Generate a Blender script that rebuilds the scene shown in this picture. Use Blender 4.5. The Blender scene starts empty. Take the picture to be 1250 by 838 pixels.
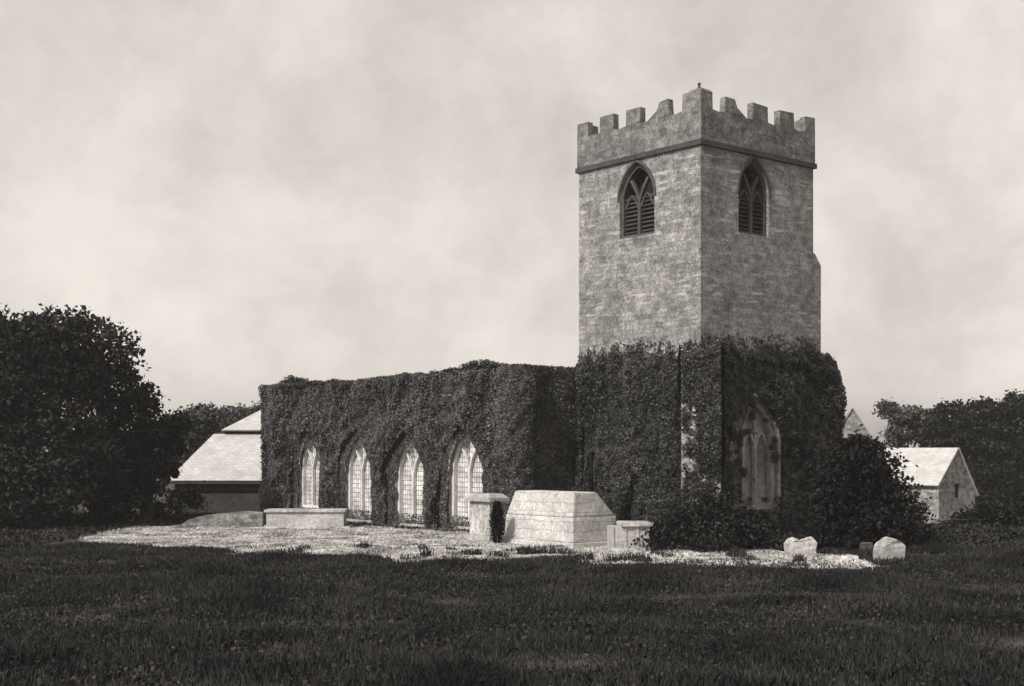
import bpy, bmesh, math, random
import numpy as np
from mathutils import Vector, noise, geometry
random.seed(7); rng = np.random.default_rng(7)
S = bpy.context.scene; COL = S.collection
F = 1620.0; EYE = 3.05; HOR = 552.0; CX = 625.0
def W(px, py, D): return Vector(((px-CX)/F*D, D, EYE-(py-HOR)/F*D))
E1 = Vector((.77, .638, 0)).normalized(); E2 = Vector((-E1.y, E1.x, 0))
ANG = math.atan2(E1.y, E1.x)
CO = Vector((6.4, 45.0, 0))          # near corner of the tower

# ------------------------------------------------------------------ materials
def nmat(name):
    m = bpy.data.materials.new(name); m.use_nodes = True
    nt = m.node_tree; b = nt.nodes['Principled BSDF']
    b.inputs['Roughness'].default_value = .85
    b.inputs['Specular IOR Level'].default_value = .25
    return m, nt, b
def warm(v, k=.6): return (v*1.0, v*(1-.045*k), v*(1-.09*k), 1)
def N(nt, t, **kw):
    n = nt.nodes.new(t)
    for k, v in kw.items():
        if hasattr(n, k): setattr(n, k, v)
        else: n.inputs[k].default_value = v
    return n
def mix(nt, a, b, f, bt='MIX'):
    m = nt.nodes.new('ShaderNodeMix'); m.data_type = 'RGBA'; m.blend_type = bt
    for sock, v in ((m.inputs[6], a), (m.inputs[7], b), (m.inputs[0], f)):
        if hasattr(v, 'links'): nt.links.new(v, sock)
        else: sock.default_value = v
    return m.outputs[2]
def ramp(nt, src, pts):
    r = nt.nodes.new('ShaderNodeValToRGB'); e = r.color_ramp.elements
    while len(e) < len(pts): e.new(.5)
    for i, (p, v) in enumerate(pts):
        e[i].position = p; e[i].color = v if isinstance(v, tuple) else (v, v, v, 1)
    nt.links.new(src, r.inputs[0]); return r.outputs[0]
def bump(nt, b, h, d=.03, s=.8):
    n = nt.nodes.new('ShaderNodeBump'); n.inputs['Distance'].default_value = d; n.inputs['Strength'].default_value = s
    nt.links.new(h, n.inputs['Height']); nt.links.new(n.outputs[0], b.inputs['Normal'])

def stone(name, base, bw=.42, bh=.19, contrast=.35, stain=.5, mortar=.85, streak=True, fine=1.0):
    m, nt, b = nmat(name)
    tc = N(nt, 'ShaderNodeTexCoord'); sx = N(nt, 'ShaderNodeSeparateXYZ'); nt.links.new(tc.outputs['Object'], sx.inputs[0])
    add = N(nt, 'ShaderNodeMath', operation='ADD'); nt.links.new(sx.outputs[0], add.inputs[0]); nt.links.new(sx.outputs[1], add.inputs[1])
    cb = N(nt, 'ShaderNodeCombineXYZ'); nt.links.new(add.outputs[0], cb.inputs[0]); nt.links.new(sx.outputs[2], cb.inputs[1])
    wob = N(nt, 'ShaderNodeTexNoise', Scale=2.2, Detail=5.0); nt.links.new(tc.outputs['Object'], wob.inputs['Vector'])
    wsc = N(nt, 'ShaderNodeVectorMath', operation='MULTIPLY_ADD'); nt.links.new(wob.outputs['Color'], wsc.inputs[0])
    wsc.inputs[1].default_value = (.28, .17, 0); nt.links.new(cb.outputs[0], wsc.inputs[2])
    br = N(nt, 'ShaderNodeTexBrick', offset=.5, squash=1.35, squash_frequency=3)
    br.inputs['Scale'].default_value = 1; br.inputs['Brick Width'].default_value = bw; br.inputs['Row Height'].default_value = bh
    br.inputs['Mortar Size'].default_value = .012; br.inputs['Mortar Smooth'].default_value = .4; br.inputs['Bias'].default_value = 0
    br.inputs['Color1'].default_value = warm(base*(1+contrast)); br.inputs['Color2'].default_value = warm(base*(1-contrast))
    br.inputs['Mortar'].default_value = warm(base*mortar)
    nt.links.new(wsc.outputs[0], br.inputs['Vector'])
    n1 = N(nt, 'ShaderNodeTexNoise', Scale=.55, Detail=6.0, Roughness=.65); nt.links.new(tc.outputs['Object'], n1.inputs['Vector'])
    n2 = N(nt, 'ShaderNodeTexNoise', Scale=9.0, Detail=6.0, Roughness=.75); nt.links.new(tc.outputs['Object'], n2.inputs['Vector'])
    c = mix(nt, br.outputs['Color'], ramp(nt, n1.outputs[0], [(.3, 1-stain), (.62, 1.15)]), .85, 'MULTIPLY')
    c = mix(nt, c, ramp(nt, n2.outputs[0], [(.32, .35), (.68, 1.5)]), .25+.6*fine, 'MULTIPLY')
    n4 = N(nt, 'ShaderNodeTexNoise', Scale=2.6, Detail=3.0, Roughness=.6); nt.links.new(tc.outputs['Object'], n4.inputs['Vector'])
    c = mix(nt, c, ramp(nt, n4.outputs[0], [(.36, .62), (.62, 1.25)]), .8*fine, 'MULTIPLY')
    n5 = N(nt, 'ShaderNodeTexNoise', Scale=24.0, Detail=2.0); nt.links.new(tc.outputs['Object'], n5.inputs['Vector'])
    c = mix(nt, c, ramp(nt, n5.outputs[0], [(.36, .5), (.62, 1.4)]), .7*fine, 'MULTIPLY')
    if streak:   # pale repaired courses
        mp = N(nt, 'ShaderNodeMapping'); mp.inputs['Scale'].default_value = (.55, 3.2, 1); nt.links.new(cb.outputs[0], mp.inputs[0])
        n3 = N(nt, 'ShaderNodeTexNoise', Scale=1.6, Detail=2.0); nt.links.new(mp.outputs[0], n3.inputs['Vector'])
        f = ramp(nt, n3.outputs[0], [(.62, 0), (.70, .75)])
        c = mix(nt, c, warm(min(.75, base*1.75)), f)
    nt.links.new(c, b.inputs['Base Color'])
    bump(nt, b, mix(nt, br.outputs['Fac'], n2.outputs[0], .7), .03, .7)
    b.inputs['Roughness'].default_value = .92
    return m
def plain(name, v, var=.25, scale=6, rough=.85, spec=.25, bd=.01, k=.6, det=5.0):
    m, nt, b = nmat(name)
    tc = N(nt, 'ShaderNodeTexCoord')
    n = N(nt, 'ShaderNodeTexNoise', Scale=float(scale), Detail=det, Roughness=.7); nt.links.new(tc.outputs['Object'], n.inputs['Vector'])
    n0 = N(nt, 'ShaderNodeTexNoise', Scale=float(scale)*.13, Detail=4.0); nt.links.new(tc.outputs['Object'], n0.inputs['Vector'])
    c = ramp(nt, n.outputs[0], [(.3, warm(v*(1-var), k)), (.7, warm(v*(1+var), k))])
    c = mix(nt, c, ramp(nt, n0.outputs[0], [(.3, 1-var), (.65, 1.1)]), .9, 'MULTIPLY')
    nt.links.new(c, b.inputs['Base Color']); bump(nt, b, n.outputs[0], bd, .6)
    b.inputs['Roughness'].default_value = rough; b.inputs['Specular IOR Level'].default_value = spec
    return m
def leafmat(name, lo, hi, rough=.5, spec=.3, patch=.3, pscale=.5, trans=.0):
    m, nt, b = nmat(name)
    g = N(nt, 'ShaderNodeNewGeometry'); tc = N(nt, 'ShaderNodeTexCoord')
    c = ramp(nt, g.outputs['Random Per Island'], [(0, warm(lo)), (.8, warm((lo+hi)*.5)), (1, warm(hi))])
    n = N(nt, 'ShaderNodeTexNoise', Scale=pscale, Detail=4.0); nt.links.new(tc.outputs['Object'], n.inputs['Vector'])
    c = mix(nt, c, ramp(nt, n.outputs[0], [(.35, 1-patch), (.65, 1+patch)]), 1.0, 'MULTIPLY')
    nt.links.new(c, b.inputs['Base Color'])
    b.inputs['Roughness'].default_value = rough; b.inputs['Specular IOR Level'].default_value = spec
    return m
def roofmat(name, v):
    m, nt, b = nmat(name)
    tc = N(nt, 'ShaderNodeTexCoord')
    br = N(nt, 'ShaderNodeTexBrick'); br.inputs['Scale'].default_value = 1
    br.inputs['Brick Width'].default_value = .3; br.inputs['Row Height'].default_value = .17; br.inputs['Mortar Size'].default_value = .012
    br.inputs['Color1'].default_value = warm(v*1.08); br.inputs['Color2'].default_value = warm(v*.88); br.inputs['Mortar'].default_value = warm(v*.72)
    nt.links.new(tc.outputs['UV'], br.inputs['Vector'])
    n = N(nt, 'ShaderNodeTexNoise', Scale=1.3, Detail=6.0, Roughness=.7); nt.links.new(tc.outputs['Object'], n.inputs['Vector'])
    c = mix(nt, br.outputs['Color'], ramp(nt, n.outputs[0], [(.3, .75), (.65, 1.1)]), .9, 'MULTIPLY')
    nt.links.new(c, b.inputs['Base Color']); bump(nt, b, br.outputs['Fac'], .01, -.5)
    b.inputs['Roughness'].default_value = .5; b.inputs['Specular IOR Level'].default_value = .5
    return m
def glassmat():
    m, nt, b = nmat('leaded_glass')
    tc = N(nt, 'ShaderNodeTexCoord'); sx = N(nt, 'ShaderNodeSeparateXYZ'); nt.links.new(tc.outputs['Object'], sx.inputs[0])
    cb = N(nt, 'ShaderNodeCombineXYZ'); nt.links.new(sx.outputs[1], cb.inputs[0]); nt.links.new(sx.outputs[2], cb.inputs[1])
    br = N(nt, 'ShaderNodeTexBrick', offset=0.0); br.inputs['Scale'].default_value = 1
    br.inputs['Brick Width'].default_value = .15; br.inputs['Row Height'].default_value = .19; br.inputs['Mortar Size'].default_value = .016
    br.inputs['Color1'].default_value = warm(.75); br.inputs['Color2'].default_value = warm(.5); br.inputs['Mortar'].default_value = warm(.2)  # pale pane colours carry the reflected sky
    nt.links.new(cb.outputs[0], br.inputs['Vector'])
    n = N(nt, 'ShaderNodeTexNoise', Scale=2.2, Detail=5.0); nt.links.new(tc.outputs['Object'], n.inputs['Vector'])
    c = mix(nt, br.outputs['Color'], ramp(nt, n.outputs[0], [(.35, .6), (.6, 1.15)]), .9, 'MULTIPLY')
    nt.links.new(c, b.inputs['Base Color']); b.inputs['Roughness'].default_value = .28; b.inputs['Specular IOR Level'].default_value = .6
    bump(nt, b, br.outputs['Fac'], .01, -.6)
    return m
M = dict(
    tower=stone('tower_rubble_stone', .27, .38, .16, contrast=.22, stain=.45, mortar=.8, fine=1.0),
    parapet=stone('parapet_stone', .185, .5, .24, contrast=.25, stain=.4, streak=False),
    string=plain('stained_shadowed_string_stone', .06, .4, 5, bd=.02),  # stain and the shadow along the moulding, both put into the colour
    nave=stone('nave_stone', .22, contrast=.25),
    dress=plain('dressed_pale_stone', .60, .3, 8, bd=.02),
    dressdark=plain('shade_darkened_dressed_stone', .075, .35, 8, bd=.02),  # shade of recess and yew put into the stone colour
    louvre=plain('shade_dark_louvre_wood', .045, .4, 12),  # near black, the belfry opening's shade put into the wood colour
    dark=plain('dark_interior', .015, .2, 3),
    glass=glassmat(),
    roof=roofmat('pale_slate', .50), roof2=roofmat('grey_slate', .34), lead=plain('lead_roof', .2, .2, 2),
    shed=plain('dark_tarred_boards', .05, .4, 5),
    cott=stone('cottage_stone', .28, .4, .2, contrast=.4, stain=.4, streak=False),
    tomb=stone('pale_lime_tomb_stone', .50, .85, .30, contrast=.06, stain=.34, mortar=.7, streak=False, fine=.45),
    tomb2=plain('grey_lichen_stone', .42, .4, 7, bd=.03),
    tomb3=plain('pale_lichen_stone', .45, .6, 7, bd=.03),
    bark=plain('bark', .05, .5, 8, bd=.04),
    ivy=leafmat('ivy_leaves', .018, .115, .5, .32, .35, .6),
    ivyt=leafmat('tower_ivy_leaves', .006, .055, .5, .28, .40, .5),
    dtree=leafmat('dark_tree_leaves', .006, .032, .6, .15, .4, .35),
    mtree=leafmat('mid_tree_leaves', .03, .11, .6, .2, .35, .3),
    yew=leafmat('yew_leaves', .004, .024, .65, .12, .4, .6),
    bush=leafmat('bush_leaves', .006, .030, .6, .2, .4, .6),
    grass=leafmat('long_dark_grass', .014, .058, .7, .12, .5, .5),
    dry=leafmat('dry_mown_grass', .40, .64, .85, .05, .42, .9),
)
# ------------------------------------------------------------------ object helpers
def tag(o, label=None, cat=None, group=None, kind=None):
    if label: o['label'] = label
    if cat: o['category'] = cat
    if group: o['group'] = group
    if kind: o['kind'] = kind
    return o
def empty(name, loc, rz=0):
    o = bpy.data.objects.new(name, None); COL.objects.link(o); o.location = loc; o.rotation_euler = (0, 0, rz); o.empty_display_size = .3
    return o
def link(name, me, mat, parent=None, loc=None, rz=None):
    me.materials.append(mat)
    o = bpy.data.objects.new(name, me); COL.objects.link(o)
    if parent: o.parent = parent
    if loc is not None: o.location = loc
    if rz is not None: o.rotation_euler = (0, 0, rz)
    return o
def fromnp(name, V, Fq, k):      # many equal k-gons
    me = bpy.data.meshes.new(name); n = len(Fq)
    me.vertices.add(len(V)); me.vertices.foreach_set('co', np.ascontiguousarray(V, dtype=np.float32).ravel())
    me.loops.add(n*k); me.loops.foreach_set('vertex_index', np.ascontiguousarray(Fq, dtype=np.int32).ravel())
    me.polygons.add(n); me.polygons.foreach_set('loop_start', np.arange(0, n*k, k, dtype=np.int32))
    me.update(calc_edges=True); return me
def leaves(name, P, size, mat, parent=None, up=.35, loc=None, rz=None, nrm=None, flat=.6):
    n = len(P)
    nn = rng.normal(size=(n, 3)); nn[:, 2] += up
    if nrm is not None: nn = nn*(1-flat) + nrm*flat*1.6
    nn /= np.linalg.norm(nn, axis=1)[:, None]+1e-9
    a = np.cross(nn, rng.normal(size=(n, 3))); a /= np.linalg.norm(a, axis=1)[:, None]+1e-9
    b = np.cross(nn, a)
    s = (size*(rng.random(n)*.8+.6))[:, None]
    v0 = P-a*s*.5; v1 = P+b*s*.38+nn*s*.1; v2 = P+a*s*.6; v3 = P-b*s*.38+nn*s*.1
    V = np.stack([v0, v1, v2, v3], 1).reshape(-1, 3)
    me = fromnp(name, V, np.arange(4*n).reshape(-1, 4), 4)
    return link(name, me, mat, parent, loc, rz)
def box(bm, x0, x1, y0, y1, z0, z1):
    v = [bm.verts.new(c) for c in ((x0,y0,z0),(x1,y0,z0),(x1,y1,z0),(x0,y1,z0),(x0,y0,z1),(x1,y0,z1),(x1,y1,z1),(x0,y1,z1))]
    for f in ((3,2,1,0),(4,5,6,7),(0,1,5,4),(1,2,6,5),(2,3,7,6),(3,0,4,7)): bm.faces.new([v[i] for i in f])
def taper(bm, lo, hi, z0, z1):    # lo, hi = (x0,x1,y0,y1)
    def ring(r, z): return [bm.verts.new(c) for c in ((r[0],r[2],z),(r[1],r[2],z),(r[1],r[3],z),(r[0],r[3],z))]
    a = ring(lo, z0); b = ring(hi, z1)
    bm.faces.new(a[::-1]); bm.faces.new(b)
    for i in range(4): bm.faces.new((a[i], a[(i+1)%4], b[(i+1)%4], b[i]))
def finish(name, bm, mat, parent=None, loc=None, rz=None, bev=0, rough=0, smooth=False):
    if bev:
        bmesh.ops.bevel(bm, geom=bm.edges[:], offset=bev, segments=2, affect='EDGES', profile=.6)
    if rough:
        bmesh.ops.subdivide_edges(bm, edges=bm.edges[:], cuts=3, use_grid_fill=True)
        for v in bm.verts: v.co += Vector(noise.noise_vector(v.co*2.3))*rough
    bmesh.ops.recalc_face_normals(bm, faces=bm.faces[:])
    me = bpy.data.meshes.new(name); bm.to_mesh(me); bm.free()
    return link(name, me, mat, parent, loc, rz)
def arch(c, w, z0, z1, spring=None, n=9, pad=0):
    """pointed opening outline in (u, z), counter-clockwise from bottom-left"""
    w2 = w/2+pad; z0 -= pad; z1 += pad*1.2
    zs = spring if spring is not None else z1-w*1.0
    h = z1-zs; pts = [(c-w2, z0), (c+w2, z0)]
    R = (w2*w2+h*h)/(2*w2)
    a1 = math.atan2(h, R-w2) if R > w2 else math.pi/2
    right = [(c+w2-R+R*math.cos(a1*i/n), zs+R*math.sin(a1*i/n)) for i in range(n+1)]
    left = [(2*c-x, z) for x, z in right[:-1]][::-1]
    return pts+right+left
def slab(bm, outer, holes, m, t):
    """m(u,z,d)->xyz; outer outline and holes extruded from d=0 to d=t"""
    loops = [outer]+holes; flat = [p for l in loops for p in l]
    tri = geometry.tessellate_polygon([[Vector((p[0], p[1], 0)) for p in l] for l in loops])
    A = [bm.verts.new(m(p[0], p[1], 0)) for p in flat]; B = [bm.verts.new(m(p[0], p[1], t)) for p in flat]
    for a, b_, c in tri:
        try: bm.faces.new((A[a], A[b_], A[c])); bm.faces.new((B[c], B[b_], B[a]))
        except ValueError: pass
    k = 0
    for l in loops:
        n = len(l)
        for i in range(n):
            j = (i+1) % n; bm.faces.new((A[k+i], A[k+j], B[k+j], B[k+i]))
        k += n
def sweep(bm, path, w, m, d0, d1):
    """bar of width w along an open path in the wall plane"""
    n = len(path); L = []; R = []
    for i in range(n):
        p = Vector(path[i]); q0 = Vector(path[max(0, i-1)]); q1 = Vector(path[min(n-1, i+1)])
        t = (q1-q0).normalized(); s = Vector((-t.y, t.x))*w/2
        L.append(p+s); R.append(p-s)
    slab(bm, [tuple(v) for v in R]+[tuple(v) for v in L[::-1]], [], m, 0) if False else None
    vs = [[bm.verts.new(m(q.x, q.y, d)) for q, d in ((L[i], d0), (R[i], d0), (R[i], d1), (L[i], d1))] for i in range(n)]
    for i in range(n-1):
        for k in range(4): bm.faces.new((vs[i][k], vs[i][(k+1)%4], vs[i+1][(k+1)%4], vs[i+1][k]))
    bm.faces.new(vs[0]); bm.faces.new(vs[-1][::-1])
def offs(outl, k, c, zc):  return [(c+(u-c)*k, zc+(z-zc)*k) for u, z in outl]

# ------------------------------------------------------------------ terrain
def sm(a, b, x):
    t = np.clip((x-a)/(b-a), 0, 1); return t*t*(3-2*t)
def gz(x, y):
    x = np.asarray(x, float); y = np.asarray(y, float)
    z = -2.2*sm(53, 74, y)*sm(11, 17, x)
    z = z+.03*np.sin(x*.55+1)*np.sin(y*.4)*sm(60, 36, y)
    return z
xs = np.unique(np.concatenate([np.linspace(-45, 45, 181), np.linspace(-1200, -45, 16), np.linspace(45, 1200, 16)]))
ys = np.unique(np.concatenate([np.linspace(-60, 5, 8), np.linspace(5, 120, 231), np.linspace(120, 1800, 16)]))
X, Y = np.meshgrid(xs, ys); Z = gz(X, Y)
V = np.stack([X, Y, Z], -1).reshape(-1, 3); nx = len(xs)
idx = np.arange(len(V)).reshape(len(ys), nx)
Fq = np.stack([idx[:-1, :-1], idx[:-1, 1:], idx[1:, 1:], idx[1:, :-1]], -1).reshape(-1, 4)
g = link('ground', fromnp('ground', V, Fq, 4), plain('earth_and_turf', .045, .5, 1.2, bd=.05)); g['kind'] = 'structure'
# pale mown strip
NEAR = [(-60, 700), (40, 664), (90, 663), (200, 668), (300, 673), (440, 685), (640, 691), (800, 694), (1000, 699), (1085, 701), (1115, 700)]
FARE = [(-60, 660), (40, 648), (90, 646), (300, 641), (440, 643), (570, 650), (625, 660), (800, 668), (1000, 678), (1085, 684), (1115, 697)]
def dep(py): return F*EYE/(py-HOR)
def edge(tab, x_, far=False):
    px = np.array([p[0] for p in tab]); d = np.array([dep(p[1]) for p in tab]); xx = (px-CX)/F*d
    return np.interp(x_, xx, d)
sx_ = np.linspace(-15.5, 9.9, 130); rows = 24; PV = []
for x_ in sx_:
    a = float(edge(NEAR, x_)); b_ = float(edge(FARE, x_))
    a += .6*noise.noise(Vector((x_*.9, 1, 0)))+.35*noise.noise(Vector((x_*3.1, 4, 0)))
    a = max(a, -x_/.322+.5*noise.noise(Vector((x_*2, 7, 0))))
    b_ = max(b_+.4*noise.noise(Vector((x_*.9, 9, 0))), a+.3)
    for j in range(rows):
        y_ = a+(b_-a)*j/(rows-1); PV.append((x_, y_, float(gz(x_, y_))+.012))
PV = np.array(PV); idx = np.arange(len(PV)).reshape(len(sx_), rows)
Fq = np.stack([idx[:-1, :-1], idx[1:, :-1], idx[1:, 1:], idx[:-1, 1:]], -1).reshape(-1, 4)
p_ = link('path', fromnp('path', PV, Fq, 4), plain('pale_dry_turf', .60, .38, 2.2, bd=.06)); p_['kind'] = 'structure'

def blades(name, P, h, w, mat, lean=.5):
    n = len(P); a = rng.random(n)*2*math.pi
    d = np.stack([np.cos(a), np.sin(a), np.zeros(n)], 1)
    hh = (h*(.45+rng.random(n)*.9))[:, None]; ww = (w*(.6+rng.random(n)*.8))[:, None]
    ln = rng.normal(size=(n, 3))*lean; ln[:, 2] = 0
    mid = P+ln*hh*.35; mid[:, 2] += hh[:, 0]*.6
    tip = P+ln*hh; tip[:, 2] += hh[:, 0]*(1-.3*np.clip(np.linalg.norm(ln, axis=1), 0, 1))
    V = np.stack([P-d*ww/2, P+d*ww/2, mid+d*ww*.4, tip, mid-d*ww*.4], 1).reshape(-1, 3)
    return link(name, fromnp(name, V, np.arange(5*n).reshape(-1, 5), 5), mat)
# long dark grass in front
n = 640000
y_ = 11+(rng.random(n)**.62)*31; x_ = (rng.random(n)*2-1)*(y_*.43+1)
e = edge(NEAR, x_); jit = np.array([noise.noise(Vector((a*.8, 3.3, 0))) for a in x_])*1.1
dens = np.array([noise.noise(Vector((a*.45, b*.45, 0))) for a, b in zip(x_, y_)])
pat = np.array([noise.noise(Vector((a*1.3+40, b*1.0, 2))) for a, b in zip(x_, y_)])
ok = (y_ < e+jit+rng.normal(size=n)*.55) | (x_ > 9.7) & (y_ < 42) | (pat > .22) & (y_ < e+4+3*pat) & (rng.random(n) < .35)
ok |= (x_ < -.318*y_) & (y_ < 55)
ok &= rng.random(n) < (.75+dens)
x_, y_, dens = x_[ok], y_[ok], dens[ok]
P = np.stack([x_, y_, gz(x_, y_)-.01], 1)
gr = blades('grass', P, .15*(1+1.5*np.clip(dens+.1, -.4, 1)), .005+.0007*y_, M['grass'], .22)
tag(gr, 'long dark unmown grass filling the front of the churchyard', 'grass', kind='stuff')
# pale short grass
n = 330000
x_ = rng.random(n)*25.5-15.6; y_ = 32+rng.random(n)*22
ok = (y_ > edge(NEAR, x_)-.2+rng.normal(size=n)*.6) & (y_ > -x_/.322+rng.normal(size=n)*.4) & (y_ < edge(FARE, x_)+rng.normal(size=n)*.2)
x_, y_ = x_[ok], y_[ok]
dn = np.array([noise.noise(Vector((a*1.1, b*1.1, 5))) for a, b in zip(x_, y_)])
hgt = .05+.10*np.clip(dn+.1, 0, 1)
dr = blades('dry_grass', np.stack([x_, y_, gz(x_, y_)], 1), hgt, .032, M['dry'], .8)
tag(dr, 'pale dry mown grass strip before the church and tombs', 'grass', kind='stuff')
# rough low herbage between strip and church
n = 60000
x_ = rng.random(n)*44-24; y_ = 36+rng.random(n)*28
ok = (y_ > edge(FARE, x_)-.1+rng.normal(size=n)*.25) | (x_ < -15.2) | (x_ > 9.8)
x_, y_ = x_[ok], y_[ok]
h_ = blades('undergrowth', np.stack([x_, y_, gz(x_, y_)-.01], 1), .2, .07, M['grass'], .8)
n = 1100; yy = 12+(rng.random(n)**.7)*24; xx = (rng.random(n)*2-1)*(yy*.42); rr = .10+.16*rng.random(n)
cc = np.stack([xx, yy, gz(xx, yy)+.12], 1)
WP = (cc[:, None, :]+rng.normal(size=(n, 26, 3))*rr[:, None, None]*np.array([1, 1, .45])).reshape(-1, 3)
wd = leaves('weeds', WP, .055, M['grass'], up=1.0); tag(wd, 'broad-leaved weeds scattered through the long foreground grass', 'weeds', kind='stuff')
tag(h_, 'dark rough weeds at the foot of the walls and tombs', 'weeds', kind='stuff')

# ------------------------------------------------------------------ church
church = empty('church', CO, ANG)
tag(church, 'stone village church with embattled square tower and long ivied nave', 'church')
T = 6.1; ZS = 13.6
def mL(u, z, d): return (d, u, z)         # left tower face: u = local y, depth = +x
def mR(u, z, d): return (u, d, z)         # right tower face: u = local x, depth = +y
TW = .55
belL = arch(3.05, 1.75, 10.75, 13.38, 12.1)
belR = arch(2.75, 1.62, 10.7, 13.38, 12.1)
slit = arch(5.25, .56, 1.5, 3.2, 2.8, n=4)
westw = arch(2.72, 2.65, 1.0, 5.0, 3.4)
bm = bmesh.new()
slab(bm, [(0, -.5), (T, -.5), (T, ZS), (0, ZS)], [belR, westw], mR, TW)
slab(bm, [(TW, -.5), (T, -.5), (T, ZS), (TW, ZS)], [belL, slit], mL, TW)
box(bm, TW+.002, T, T-TW, T, -.5, ZS); box(bm, T-TW, T, TW+.002, T-TW-.002, -.5, ZS)
box(bm, .3, T-.3, .3, T-.3, ZS-.25, ZS-.05)
tower = finish('tower', bm, M['tower'], church)
# parapet with crenels
def para(mapf, u0, u1, broken):
    zc, zt, zb = 14.76, 15.30, ZS+.001
    L = u1-u0; c = .6; cr = .62; mw = (L-2*c-4*cr)/3
    pts = [(u0, zb), (u1, zb)]; u = u1; top = []
    segs = [c, cr, mw, cr, mw, cr, mw, cr, c]     # from u0
    u = u0; prof = []
    for i, s_ in enumerate(segs):
        w0, w1 = u, u+s_
        if i % 2 == 0:
            j1, j2 = random.uniform(-.04, .04), random.uniform(-.04, .04)
            if i == 2 and broken: prof += [(w0, zc), (w0+.06, zt+j1), (w0+mw*.62, zt-.02), (w0+mw*.78, zt-.28), (w1+.16, zc+.05)]
            else: prof += [(w0+random.uniform(0, .03), zc if i else zt+.03), (w0+.02, zt+j1+.04), (w1-.02, zt+j2+.04), (w1, zc)]
        else:
            prof += [(w0+s_*.5, zc+random.uniform(-.05, .05))]
        u += s_
    prof[0] = (u0, zt+.03) if not prof[0][0] == u0 else prof[0]
    return pts+prof[::-1]
def clean(l):
    o = []
    for p in l:
        if not o or (Vector(p)-Vector(o[-1])).length > .004: o.append(p)
    if (Vector(o[0])-Vector(o[-1])).length < .004: o.pop()
    return o
bm = bmesh.new(); PT = .26; pr = .05
slab(bm, clean(para(mR, -pr, T+pr, True)), [], lambda u, z, d: (u, d-pr, z), PT)
slab(bm, clean(para(mL, PT-pr+.002, T+pr, True)), [], lambda u, z, d: (d-pr, u, z), PT)
slab(bm, clean(para(mL, PT-pr+.002, T+pr, False)), [], lambda u, z, d: (T+pr-d, u, z), PT)
slab(bm, clean(para(mR, PT-pr+.002, T-PT+pr-.002, False)), [], lambda u, z, d: (u, T+pr-d, z), PT)
parapet = finish('parapet', bm, M['parapet'], church)
bm = bmesh.new()   # cap of the corner merlon
taper(bm, (-.055, .56, -.055, .56), (.03, .46, .03, .46), 15.325, 15.42)
finish('coping', bm, M['parapet'], church)
bm = bmesh.new()
bmesh.ops.create_cone(bm, cap_ends=True, segments=8, radius1=.07, radius2=.03, depth=.14); bmesh.ops.translate(bm, verts=bm.verts, vec=(.12, .18, 15.48))
bmesh.ops.create_uvsphere(bm, u_segments=8, v_segments=6, radius=.06, matrix=__import__('mathutils').Matrix.Translation((.12, .18, 15.58)))
finish('finial', bm, M['string'], church)
bm = bmesh.new(); q = .10
def ringcourse(bm, z0, z1, q, x0, x1, y0, y1, tw=.3):
    box(bm, x0-q, x1+q, y0-q, y0+tw, z0, z1); box(bm, x0-q, x0+tw, y0+tw+.001, y1+q, z0, z1)
    box(bm, x1-tw, x1+q, y0+tw+.001, y1+q, z0, z1); box(bm, x0+tw+.001, x1-tw-.001, y1-tw, y1+q, z0, z1)
ringcourse(bm, ZS-.12, ZS+.06, q, 0, T, 0, T)
finish('string_course', bm, M['string'], church)
# belfry windows
def belfry(out, c, w, z0, z1, zs, mp):
    bm = bmesh.new()
    inner = arch(c, w-.22, z0+.1, z1-.16, zs-.02)
    # frame ring in the opening
    o2 = arch(c, w-.01, z0+.005, z1-.01, zs)
    slab(bm, o2, [inner], lambda u, z, d: mp(u, z, .10+d), .16)
    top = z1-.16; h = top-zs
    sweep(bm, [(c, z0+.1), (c, zs-.1)], .13, mp, .11, .24)
    R = (w-.22)/2
    sweep(bm, [(c-R*.5*(i/6)**.8*0+(-R*.55)*(i/6)**1.3, zs-.1+(h*.72)*(i/6)) for i in range(7)], .1, mp, .112, .24)
    sweep(bm, [(c+(R*.55)*(i/6)**1.3, zs-.1+(h*.72)*(i/6)) for i in range(7)], .1, mp, .114, .24)
    for sgn in (-1, 1):
        cc = c+sgn*R*.5
        sweep(bm, [(cc-R*.42, zs-.3), (cc-R*.2, zs+.02), (cc, zs+.16), (cc+R*.2, zs+.02), (cc+R*.42, zs-.3)], .06, mp, .13, .22)
    wf = finish('belfry_window', bm, M['dressdark'], church)  # dark frame colour doubles for the shaded reveal
    bm = bmesh.new(); k = 0; z = z0+.16
    while z < zs+.1:
        for s0, s1 in ((c-R+.02, c-.07), (c+.07, c+R-.02)):
            vs = [bm.verts.new(mp(u, zz, d)) for zz, d in ((z, .16), (z+.03, .16), (z+.17, .36), (z+.14, .36)) for u in (s0, s1)]
            for f in ((0,1,3,2),(2,3,5,4),(4,5,7,6),(6,7,1,0),(0,2,4,6),(7,5,3,1)): bm.faces.new([vs[i] for i in f])
        z += .15
    finish('louvre', bm, M['louvre'], wf)
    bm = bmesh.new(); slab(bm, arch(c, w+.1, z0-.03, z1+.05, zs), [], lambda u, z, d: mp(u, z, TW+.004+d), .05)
    finish('backing', bm, M['dark'], wf)  # near-black sheet painting the darkness of the hollow belfry
    # hood mould
    bm = bmesh.new(); oh = arch(c, w, z0, z1, zs, pad=.05)[2:]
    sweep(bm, oh, .09, mp, -.05, .02); finish('hood_mould', bm, M['dressdark'], wf)
belfry(belL, 3.05, 1.75, 10.75, 13.38, 12.1, mL)
belfry(belR, 2.75, 1.62, 10.7, 13.38, 12.1, mR)
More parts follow.
